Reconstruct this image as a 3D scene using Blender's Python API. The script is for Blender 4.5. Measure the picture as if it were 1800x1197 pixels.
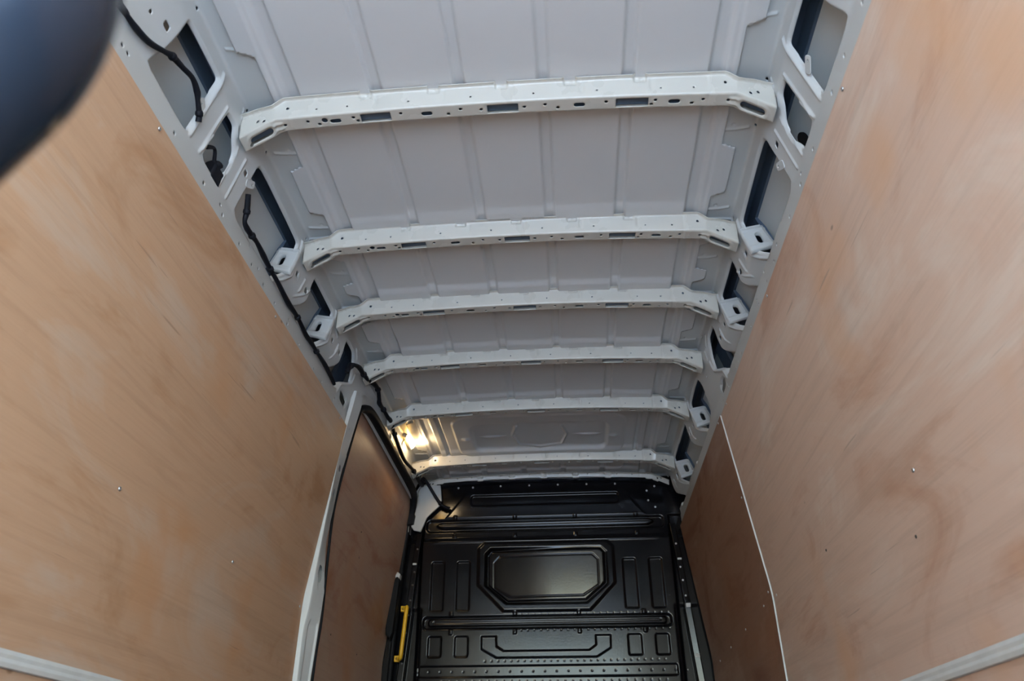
import bpy, math, random
import numpy as np
from mathutils import Vector, Matrix

for o in list(bpy.data.objects):
    bpy.data.objects.remove(o)
S = bpy.context.scene
COL = S.collection
R = math.radians

# ---------------------------------------------------------------- camera, world, light
cam_d = bpy.data.cameras.new('camera')
cam = bpy.data.objects.new('camera', cam_d)
COL.objects.link(cam)
yaw, pitch, roll = -7.47322832e-02, 5.40083434e-01, -6.62615468e-04
fwd = Vector((math.sin(yaw)*math.cos(pitch), math.cos(yaw)*math.cos(pitch), math.sin(pitch)))
rgt = Vector((math.cos(yaw), -math.sin(yaw), 0))
upv = rgt.cross(fwd)
r2 = rgt*math.cos(roll) + upv*math.sin(roll)
u2 = upv*math.cos(roll) - rgt*math.sin(roll)
CAM = Vector((.1485, 0, .45))
m = Matrix((r2, u2, -fwd)).transposed().to_4x4()
m.translation = CAM
cam.matrix_world = m
cam_d.sensor_width = 36
cam_d.lens = 1359.6/1800*36
cam_d.clip_start = .02
cam_d.dof.use_dof = True
cam_d.dof.focus_distance = 3.0
cam_d.dof.aperture_fstop = 4.5
S.camera = cam

S.view_settings.view_transform = 'Standard'
S.view_settings.look = 'None'
S.view_settings.gamma = 1
S.view_settings.use_curve_mapping = False
S.view_settings.exposure = 1.30
S.cycles.max_bounces = 10
S.cycles.diffuse_bounces = 8
S.cycles.use_denoising = True
S.cycles.sample_clamp_indirect = 8

W = bpy.data.worlds.new('daylight')
S.world = W
W.use_nodes = True
wn = W.node_tree
wn.nodes.clear()
sky = wn.nodes.new('ShaderNodeTexSky')
sky.sky_type = 'NISHITA'
sky.sun_disc = False
sky.sun_elevation = R(38)
sky.sun_rotation = R(115)
sky.air_density = 1.3
sky.dust_density = .7
sky.ozone_density = 1.0
bgn = wn.nodes.new('ShaderNodeBackground')
bgn.inputs['Strength'].default_value = .75
out = wn.nodes.new('ShaderNodeOutputWorld')
tint = wn.nodes.new('ShaderNodeVectorMath')      # camera white balance a little on the cool side
tint.operation = 'MULTIPLY'
tint.inputs[1].default_value = (.99, .99, 1.0)
wn.links.new(sky.outputs[0], tint.inputs[0])
wn.links.new(tint.outputs[0], bgn.inputs[0])
wn.links.new(bgn.outputs[0], out.inputs[0])

# sunshine on the yard outside; it comes from the right and does not enter the doorway
sd_ = bpy.data.lights.new('sun', 'SUN')
sd_.energy = 24
sd_.angle = R(1)
sd_.color = (.93, .98, 1.0)
so = bpy.data.objects.new('sun', sd_)
COL.objects.link(so)
so.rotation_euler = Vector((.72, .22, .66)).to_track_quat('Z', 'Y').to_euler()

# the open rear doorway lets the daylight in: a portal over it guides the sky sampling
pd = bpy.data.lights.new('rear_doorway_portal', 'AREA')
pd.shape = 'RECTANGLE'
pd.size = 1.75
pd.size_y = 2.2
pd.cycles.is_portal = True
po = bpy.data.objects.new('rear_doorway_portal', pd)
COL.objects.link(po)
po.location = (0, -1.05, 1.1)
po.rotation_euler = (R(90), 0, 0)

# ---------------------------------------------------------------- materials
def mat(name, col, rough=.5, metal=0., spec=.5, coat=0., bump=None, emit=None, colvar=None):
    mt = bpy.data.materials.new(name)
    mt.use_nodes = True
    nt = mt.node_tree
    b = nt.nodes['Principled BSDF']
    b.inputs['Base Color'].default_value = (*col, 1)
    b.inputs['Roughness'].default_value = rough
    b.inputs['Metallic'].default_value = metal
    b.inputs['Specular IOR Level'].default_value = spec
    b.inputs['Coat Weight'].default_value = coat
    b.inputs['Coat Roughness'].default_value = .12
    tc = nt.nodes.new('ShaderNodeTexCoord')
    if colvar:
        n = nt.nodes.new('ShaderNodeTexNoise')
        n.inputs['Scale'].default_value = colvar[0]
        n.inputs['Detail'].default_value = 5
        nt.links.new(tc.outputs['Object'], n.inputs['Vector'])
        rp = nt.nodes.new('ShaderNodeMapRange')
        rp.inputs[3].default_value = 1-colvar[1]
        rp.inputs[4].default_value = 1+colvar[1]
        nt.links.new(n.outputs[0], rp.inputs[0])
        mx = nt.nodes.new('ShaderNodeVectorMath')
        mx.operation = 'SCALE'
        mx.inputs[0].default_value = col
        nt.links.new(rp.outputs[0], mx.inputs['Scale'])
        nt.links.new(mx.outputs[0], b.inputs['Base Color'])
        rr = nt.nodes.new('ShaderNodeMapRange')
        rr.inputs[3].default_value = max(.02, rough-.06)
        rr.inputs[4].default_value = rough+.08
        nt.links.new(n.outputs[0], rr.inputs[0])
        nt.links.new(rr.outputs[0], b.inputs['Roughness'])
    if bump:
        n = nt.nodes.new('ShaderNodeTexNoise')
        n.inputs['Scale'].default_value = bump[0]
        n.inputs['Detail'].default_value = 3
        nt.links.new(tc.outputs['Object'], n.inputs['Vector'])
        bp = nt.nodes.new('ShaderNodeBump')
        bp.inputs['Strength'].default_value = bump[1]
        bp.inputs['Distance'].default_value = .002
        nt.links.new(n.outputs[0], bp.inputs['Height'])
        nt.links.new(bp.outputs[0], b.inputs['Normal'])
    if emit:
        b.inputs['Emission Color'].default_value = (*emit[0], 1)
        b.inputs['Emission Strength'].default_value = emit[1]
    return mt

WHITE = mat('white_body_paint', (.50, .515, .50), .36, spec=.5, coat=.1, bump=(260, .05), colvar=(3, .03))
BOWP = mat('white_bow_paint', (.53, .51, .445), .27, spec=.5, coat=.35, bump=(260, .04), colvar=(5, .03))
ROOF = mat('white_roof_primer', (.57, .575, .565), .34, spec=.45, bump=(200, .06), colvar=(2.2, .04))
SKIN = mat('outer_skin_primer', (.52, .55, .54), .45, bump=(120, .1), colvar=(4, .06))
ECOAT_SHADE = mat('ecoat_cavity_shade', (.075, .105, .145), .4, bump=(60, .1))  # dark blue stands in for the shade inside the body cavities
BLACK = mat('black_bulkhead_paint', (.0035, .004, .006), .15, spec=.36, bump=(90, .05), colvar=(7, .2))
BLACKR = mat('black_rubber', (.006, .007, .009), .6, spec=.2, bump=(400, .15))
CABLE = mat('black_cable_tape', (.005, .006, .010), .55, spec=.22, bump=(500, .3), colvar=(60, .3))
GLOSSB = mat('black_gloss_plastic', (.02, .035, .06), .22, spec=.5, colvar=(9, .2))
YELLOW = mat('yellow_plastic', (.80, .46, .02), .35, spec=.5, bump=(200, .05))
STEEL = mat('zinc_screw', (.55, .56, .57), .35, metal=.9)
DARKS = mat('dark_screw', (.10, .09, .08), .45, metal=.6)
PLYEDGE = mat('plywood_edge', (.56, .50, .42), .7, colvar=(30, .25))
PALE = mat('pale_sealed_edge', (.62, .64, .61), .5, colvar=(20, .15))
GREYC = mat('grey_clip_plastic', (.55, .56, .56), .5)
LENS = mat('lamp_lens', (1, .96, .88), .3, emit=((1, .80, .52), 14))
HOUS = mat('lamp_housing', (.42, .42, .41), .4)
GROUND = mat('concrete_yard', (.33, .39, .46), .9, bump=(60, .3), colvar=(8, .2))  # unseen yard, tinted blue to cool what the bulkhead reflects
FLOORM = mat('floor_sheet', (.34, .30, .26), .6, colvar=(6, .15))

def plywood(name, base, dark, pale, seed, rough=.48):
    mt = bpy.data.materials.new(name)
    mt.use_nodes = True
    nt = mt.node_tree
    N, L = nt.nodes, nt.links
    b = N['Principled BSDF']
    b.inputs['Roughness'].default_value = rough
    b.inputs['Specular IOR Level'].default_value = .4
    tc = N.new('ShaderNodeTexCoord')
    def mapping(sc, loc=(0, 0, 0), rot=(0, 0, 0)):
        mp = N.new('ShaderNodeMapping')
        mp.inputs['Scale'].default_value = sc
        mp.inputs['Location'].default_value = loc
        mp.inputs['Rotation'].default_value = rot
        L.new(tc.outputs['Object'], mp.inputs['Vector'])
        return mp
    def noise(mp, sc, det=4, rough=.55, dist=0.):
        n = N.new('ShaderNodeTexNoise')
        n.inputs['Scale'].default_value = sc
        n.inputs['Detail'].default_value = det
        n.inputs['Roughness'].default_value = rough
        n.inputs['Distortion'].default_value = dist
        L.new(mp.outputs[0], n.inputs['Vector'])
        return n
    def ramp(src, pts):
        r = N.new('ShaderNodeValToRGB')
        e = r.color_ramp.elements
        while len(e) < len(pts): e.new(.5)
        for i, (p, c) in enumerate(pts):
            e[i].position = p
            e[i].color = (*c, 1) if len(c) == 3 else c
        L.new(src, r.inputs[0])
        return r
    def mix(a, bb, fac, mode='MIX'):
        mx = N.new('ShaderNodeMix')
        mx.data_type = 'RGBA'
        mx.blend_type = mode
        if isinstance(fac, float): mx.inputs[0].default_value = fac
        else: L.new(fac, mx.inputs[0])
        for s, v in ((6, a), (7, bb)):
            if isinstance(v, tuple): mx.inputs[s].default_value = (*v, 1)
            else: L.new(v, mx.inputs[s])
        return mx.outputs[2]
    # broad flames of the rotary cut veneer, stretched along the van
    m1 = mapping((1, .55, 1.35), (seed, seed*.7, seed*1.3), (R(9), 0, 0))
    big = noise(m1, 2.2, 5, .6, 1.2)
    r1 = ramp(big.outputs[0], [(.34, dark), (.46, base), (.54, base), (.66, pale)])
    m2 = mapping((1, .25, 5.0), (seed*2, 0, seed), (R(7), 0, 0))
    mid = noise(m2, 5, 6, .65, .8)
    r2_ = ramp(mid.outputs[0], [(.35, (.74, .72, .70)), (.5, (1, 1, 1)), (.68, (1.0, 1.0, 1.0))])
    c = mix(r1.outputs[0], r2_.outputs[0], .38, 'MULTIPLY')
    m3 = mapping((1, .10, 9.0), (0, seed, 0), (R(5), 0, 0))
    fine = noise(m3, 14, 4, .7, .3)
    r3 = ramp(fine.outputs[0], [(.3, (.80, .78, .76)), (.55, (1, 1, 1))])
    c = mix(c, r3.outputs[0], .28, 'MULTIPLY')
    # greenish grey and orange stains
    m4 = mapping((1, 1, 1), (seed*3, seed, 2))
    st = noise(m4, 1.7, 3)
    r4 = ramp(st.outputs[0], [(.55, (0, 0, 0)), (.72, (.75, .75, .75))])
    c = mix(c, tuple(x*y for x, y in zip(base, (1.02, .78, .52))), r4.outputs[0])
    # small knots and pinprick marks
    v = N.new('ShaderNodeTexVoronoi')
    v.inputs['Scale'].default_value = 3.2
    mv = mapping((1, .8, 1.4), (seed, .3, .1))
    L.new(mv.outputs[0], v.inputs['Vector'])
    r5 = ramp(v.outputs['Distance'], [(.012, (.75, .75, .75)), (.032, (0, 0, 0))])
    c = mix(c, tuple(x*.32 for x in base), r5.outputs[0])
    # scratches
    m6 = mapping((1, .30, 7.0), (seed, 4, 2), (R(20), 0, 0))
    sc = noise(m6, 9, 2, .5, .2)
    r6 = ramp(sc.outputs[0], [(.735, (0, 0, 0)), (.76, (.5, .5, .5))])
    c = mix(c, tuple(x*.5 for x in base), r6.outputs[0])
    L.new(c, b.inputs['Base Color'])
    bp = N.new('ShaderNodeBump')
    bp.inputs['Strength'].default_value = .12
    bp.inputs['Distance'].default_value = .002
    L.new(fine.outputs[0], bp.inputs['Height'])
    L.new(bp.outputs[0], b.inputs['Normal'])
    return mt

PLY_L = plywood('plywood_left', (.54, .345, .215), (.45, .255, .135), (.55, .405, .295), 1.7)
PLY_R = plywood('plywood_right', (.63, .455, .35), (.53, .33, .23), (.67, .535, .435), 5.1)
PLY_F = plywood('plywood_front_shaded', (.30, .165, .105), (.22, .09, .05), (.36, .23, .16), 8.4)  # reddish sheet; light falloff towards the bulkhead is painted into its dark tone
PLY_D = plywood('plywood_door', (.50, .33, .24), (.42, .22, .14), (.52, .38, .28), 3.3)

# ---------------------------------------------------------------- helpers
def tag(o, label=None, cat=None, group=None, kind=None):
    if label: o['label'] = label
    if cat: o['category'] = cat
    if group: o['group'] = group
    if kind: o['kind'] = kind
    return o

def link(name, me, parent=None):
    o = bpy.data.objects.new(name, me)
    COL.objects.link(o)
    if parent:
        o.parent = parent
        o.matrix_parent_inverse = parent.matrix_world.inverted() if parent.type != 'EMPTY' else Matrix.Translation(-parent.location)
    return o

def empty(name, loc=(0, 0, 0)):
    o = bpy.data.objects.new(name, None)
    COL.objects.link(o)
    o.location = loc
    o.empty_display_size = .05
    return o

def rawmesh(name, V, F, m, smooth=True, mats=None, mi=None):
    me = bpy.data.meshes.new(name)
    V = np.asarray(V, dtype=np.float32)
    if isinstance(F, np.ndarray):
        nf, k = F.shape
        me.vertices.add(len(V))
        me.vertices.foreach_set('co', V.ravel())
        me.loops.add(nf*k)
        me.loops.foreach_set('vertex_index', F.astype(np.int32).ravel())
        me.polygons.add(nf)
        me.polygons.foreach_set('loop_start', np.arange(0, nf*k, k, dtype=np.int32))
        me.update(calc_edges=True)
        me.validate()
    else:
        me.from_pydata([tuple(map(float, v)) for v in V], [], F)
        me.update()
    for x in (mats or [m]): me.materials.append(x)
    if mi is not None: me.polygons.foreach_set('material_index', np.asarray(mi, dtype=np.int32))
    me.polygons.foreach_set('use_smooth', np.full(len(me.polygons), smooth))
    return me

def sstep(e0, e1, x):
    t = np.clip((x-e0)/(e1-e0), 0, 1)
    return t*t*(3-2*t)

def sd_seg(U, V, a, b):
    dx, dy = b[0]-a[0], b[1]-a[1]
    t = np.clip(((U-a[0])*dx+(V-a[1])*dy)/max(1e-12, dx*dx+dy*dy), 0, 1)
    return np.hypot(U-a[0]-t*dx, V-a[1]-t*dy)

def sd_poly(U, V, pts):          # signed distance, negative inside
    d = np.full(U.shape, 1e9)
    ins = np.zeros(U.shape, bool)
    n = len(pts)
    for i in range(n):
        a, b = pts[i], pts[(i+1) % n]
        d = np.minimum(d, sd_seg(U, V, a, b))
        c = ((a[1] > V) != (b[1] > V))
        if b[1] != a[1]:
            xx = (b[0]-a[0])*(V-a[1])/(b[1]-a[1])+a[0]
            ins ^= (c & (U < xx))
    return np.where(ins, -d, d)

def sd_box(U, V, x0, x1, y0, y1, r=0.):
    cx, cy = (x0+x1)/2, (y0+y1)/2
    qx = np.abs(U-cx)-(abs(x1-x0)/2-r)
    qy = np.abs(V-cy)-(abs(y1-y0)/2-r)
    return np.hypot(np.maximum(qx, 0), np.maximum(qy, 0))+np.minimum(np.maximum(qx, qy), 0)-r

def local(fn, F0, U, V, bb, pad, *a):
    """evaluate a distance only near its bounding box"""
    mk = (U > bb[0]-pad) & (U < bb[1]+pad) & (V > bb[2]-pad) & (V < bb[3]+pad)
    if mk.any():
        F0[mk] = np.minimum(F0[mk], fn(U[mk], V[mk], *a))
    return F0

def chaikin(p, k=.16, n=2):
    for _ in range(n):
        q = []
        for i in range(len(p)):
            a, b = p[i], p[(i+1) % len(p)]
            q += [(a[0]*(1-k)+b[0]*k, a[1]*(1-k)+b[1]*k), (a[0]*k+b[0]*(1-k), a[1]*k+b[1]*(1-k))]
        p = q; k = .25
    return p

def bbox(pts):
    p = np.array(pts)
    return p[:, 0].min(), p[:, 0].max(), p[:, 1].min(), p[:, 1].max()

def panel(name, us, vs, posf, m, hole=None, hfun=None, lip=.0, back=0., flip=False):
    """A pressed sheet: grid over (u,v); posf -> positions; hole = signed distance (negative where cut out);
    hfun = relief along the normal; the cut edges curl back by 'lip' and get a rim of depth 'back'."""
    U, V = np.meshgrid(us, vs, indexing='ij')
    nu, nv = U.shape
    H = hole(U, V) if hole is not None else np.full(U.shape, 1.)
    if hole is not None:
        cc = (H[:-1, :-1]+H[1:, :-1]+H[:-1, 1:]+H[1:, 1:])/4
        keep = cc > 0
        used = np.zeros(U.shape, bool)
        un = np.zeros(U.shape, bool)
        for a in (slice(0, -1), slice(1, None)):
            for b in (slice(0, -1), slice(1, None)):
                used[a, b] |= keep
                un[a, b] |= ~keep
        bd = used & un
        du, dv = us[1]-us[0], vs[1]-vs[0]
        for _ in range(2):
            gu, gv = np.gradient(H)
            gu = gu/du; gv = gv/dv
            g = np.maximum(np.hypot(gu, gv), .3)
            st = np.where(bd, np.clip(H, -du*1.2, du*1.2), 0)
            if _ == 0:
                U = U-st*gu/g; V = V-st*gv/g
            break
    else:
        keep = np.ones((nu-1, nv-1), bool)
        bd = np.zeros(U.shape, bool)
    hh = hfun(U, V) if hfun is not None else np.zeros(U.shape)
    if lip and hole is not None:
        hh = hh-lip*(1-sstep(0, abs(lip)*1.6+.003, np.where(bd, 0, H)))
    P = posf(U, V)
    e = 5e-4
    Tu = (posf(U+e, V)-posf(U-e, V)); Tv = (posf(U, V+e)-posf(U, V-e))
    Nn = np.cross(Tu, Tv)
    Nn /= np.maximum(np.linalg.norm(Nn, axis=-1, keepdims=True), 1e-12)
    if flip: Nn = -Nn
    P = P+Nn*hh[..., None]
    idx = np.arange(nu*nv).reshape(nu, nv)
    q = np.stack([idx[:-1, :-1], idx[1:, :-1], idx[1:, 1:], idx[:-1, 1:]], -1)[keep]
    if flip: q = q[:, ::-1]
    Vt = P.reshape(-1, 3)
    if back and hole is not None:
        # rim quads round every cut edge
        ed = np.concatenate([q[:, [0, 1]], q[:, [1, 2]], q[:, [2, 3]], q[:, [3, 0]]])
        key = np.minimum(ed[:, 0], ed[:, 1]).astype(np.int64)*(nu*nv)+np.maximum(ed[:, 0], ed[:, 1])
        uq, inv, cnt = np.unique(key, return_inverse=True, return_counts=True)
        be = ed[cnt[inv] == 1]
        bv = np.unique(be)
        mp = np.full(nu*nv, -1)
        mp[bv] = np.arange(len(bv))+len(Vt)
        Vt = np.concatenate([Vt, Vt[bv]-Nn.reshape(-1, 3)[bv]*back])
        q = np.concatenate([q, np.stack([be[:, 1], be[:, 0], mp[be[:, 0]], mp[be[:, 1]]], -1)])
    us_ = np.unique(q)
    rm = np.full(len(Vt), -1)
    rm[us_] = np.arange(len(us_))
    return rawmesh(name, Vt[us_], rm[q], m)

def prism(name, pts, axis, a0, a1, m, bev=.0):
    """extrude a 2-D outline along an axis; pts in the two other axes"""
    import bmesh
    bm = bmesh.new()
    def P(p, a):
        return {'x': (a, p[0], p[1]), 'y': (p[0], a, p[1]), 'z': (p[0], p[1], a)}[axis]
    lo = [bm.verts.new(P(p, a0)) for p in pts]
    hi = [bm.verts.new(P(p, a1)) for p in pts]
    bm.faces.new(lo); bm.faces.new(hi[::-1])
    n = len(pts)
    for i in range(n):
        bm.faces.new((lo[i], hi[i], hi[(i+1) % n], lo[(i+1) % n]))
    bmesh.ops.recalc_face_normals(bm, faces=bm.faces)
    if bev:
        bmesh.ops.bevel(bm, geom=bm.edges[:], offset=bev, segments=2, affect='EDGES', profile=.5)
    me = bpy.data.meshes.new(name)
    bm.to_mesh(me); bm.free()
    me.materials.append(m)
    return me

def tube(name, pts, rad, m, seg=12, sq=1.0, smooth_path=True, sub=6):
    pts = [Vector(p) for p in pts]
    rads = rad if isinstance(rad, (list, tuple)) else [rad]*len(pts)
    if smooth_path and len(pts) > 2:
        P, Q = [], []
        for i in range(len(pts)-1):
            p0 = pts[max(i-1, 0)]; p1 = pts[i]; p2 = pts[i+1]; p3 = pts[min(i+2, len(pts)-1)]
            for k in range(sub):
                t = k/sub
                P.append(.5*((2*p1)+(p2-p0)*t+(2*p0-5*p1+4*p2-p3)*t*t+(3*p1-p0-3*p2+p3)*t**3))
                Q.append(rads[i]*(1-t)+rads[i+1]*t)
        P.append(pts[-1]); Q.append(rads[-1])
    else: P, Q = pts, list(rads)
    V, F = [], []
    prev = None
    for i, p in enumerate(P):
        t = (P[min(i+1, len(P)-1)]-P[max(i-1, 0)]).normalized()
        if prev is None:
            a = t.orthogonal().normalized()
        else:
            a = (prev-t*prev.dot(t)).normalized()
        prev = a
        b = t.cross(a)
        for k in range(seg):
            an = 2*math.pi*k/seg
            V.append(p+a*math.cos(an)*Q[i]+b*math.sin(an)*Q[i]*sq)
    for i in range(len(P)-1):
        for k in range(seg):
            F.append((i*seg+k, i*seg+(k+1) % seg, (i+1)*seg+(k+1) % seg, (i+1)*seg+k))
    F.append(tuple(range(seg))[::-1]); F.append(tuple((len(P)-1)*seg+k for k in range(seg)))
    return rawmesh(name, V, F, m)

def dome_mesh(name, r, h, m, seg=14):
    V, F = [], []
    prof = [(r, 0), (r, h*.35), (r*.8, h*.8), (r*.45, h), (r*.35, h*.72)]
    for pr, pz in prof:
        for k in range(seg):
            a = 2*math.pi*k/seg
            V.append((pr*math.cos(a), pr*math.sin(a), pz))
    V.append((0, 0, h*.7))
    for i in range(len(prof)-1):
        for k in range(seg):
            F.append((i*seg+k, i*seg+(k+1) % seg, (i+1)*seg+(k+1) % seg, (i+1)*seg+k))
    for k in range(seg):
        F.append(((len(prof)-1)*seg+k, (len(prof)-1)*seg+(k+1) % seg, len(prof)*seg))
    return rawmesh(name, V, F, m)

def place(o, loc, nrm):
    o.matrix_world = Matrix.Translation(loc) @ Vector(nrm).to_track_quat('Z', 'Y').to_matrix().to_4x4()

def put(name, me, parent, loc, nrm):
    o = bpy.data.objects.new(name, me)
    COL.objects.link(o)
    o.parent = parent
    M = Matrix.Translation(loc) @ Vector(nrm).to_track_quat('Z', 'Y').to_matrix().to_4x4()
    o.matrix_basis = Matrix.Translation(-parent.location) @ M
    return o

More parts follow.
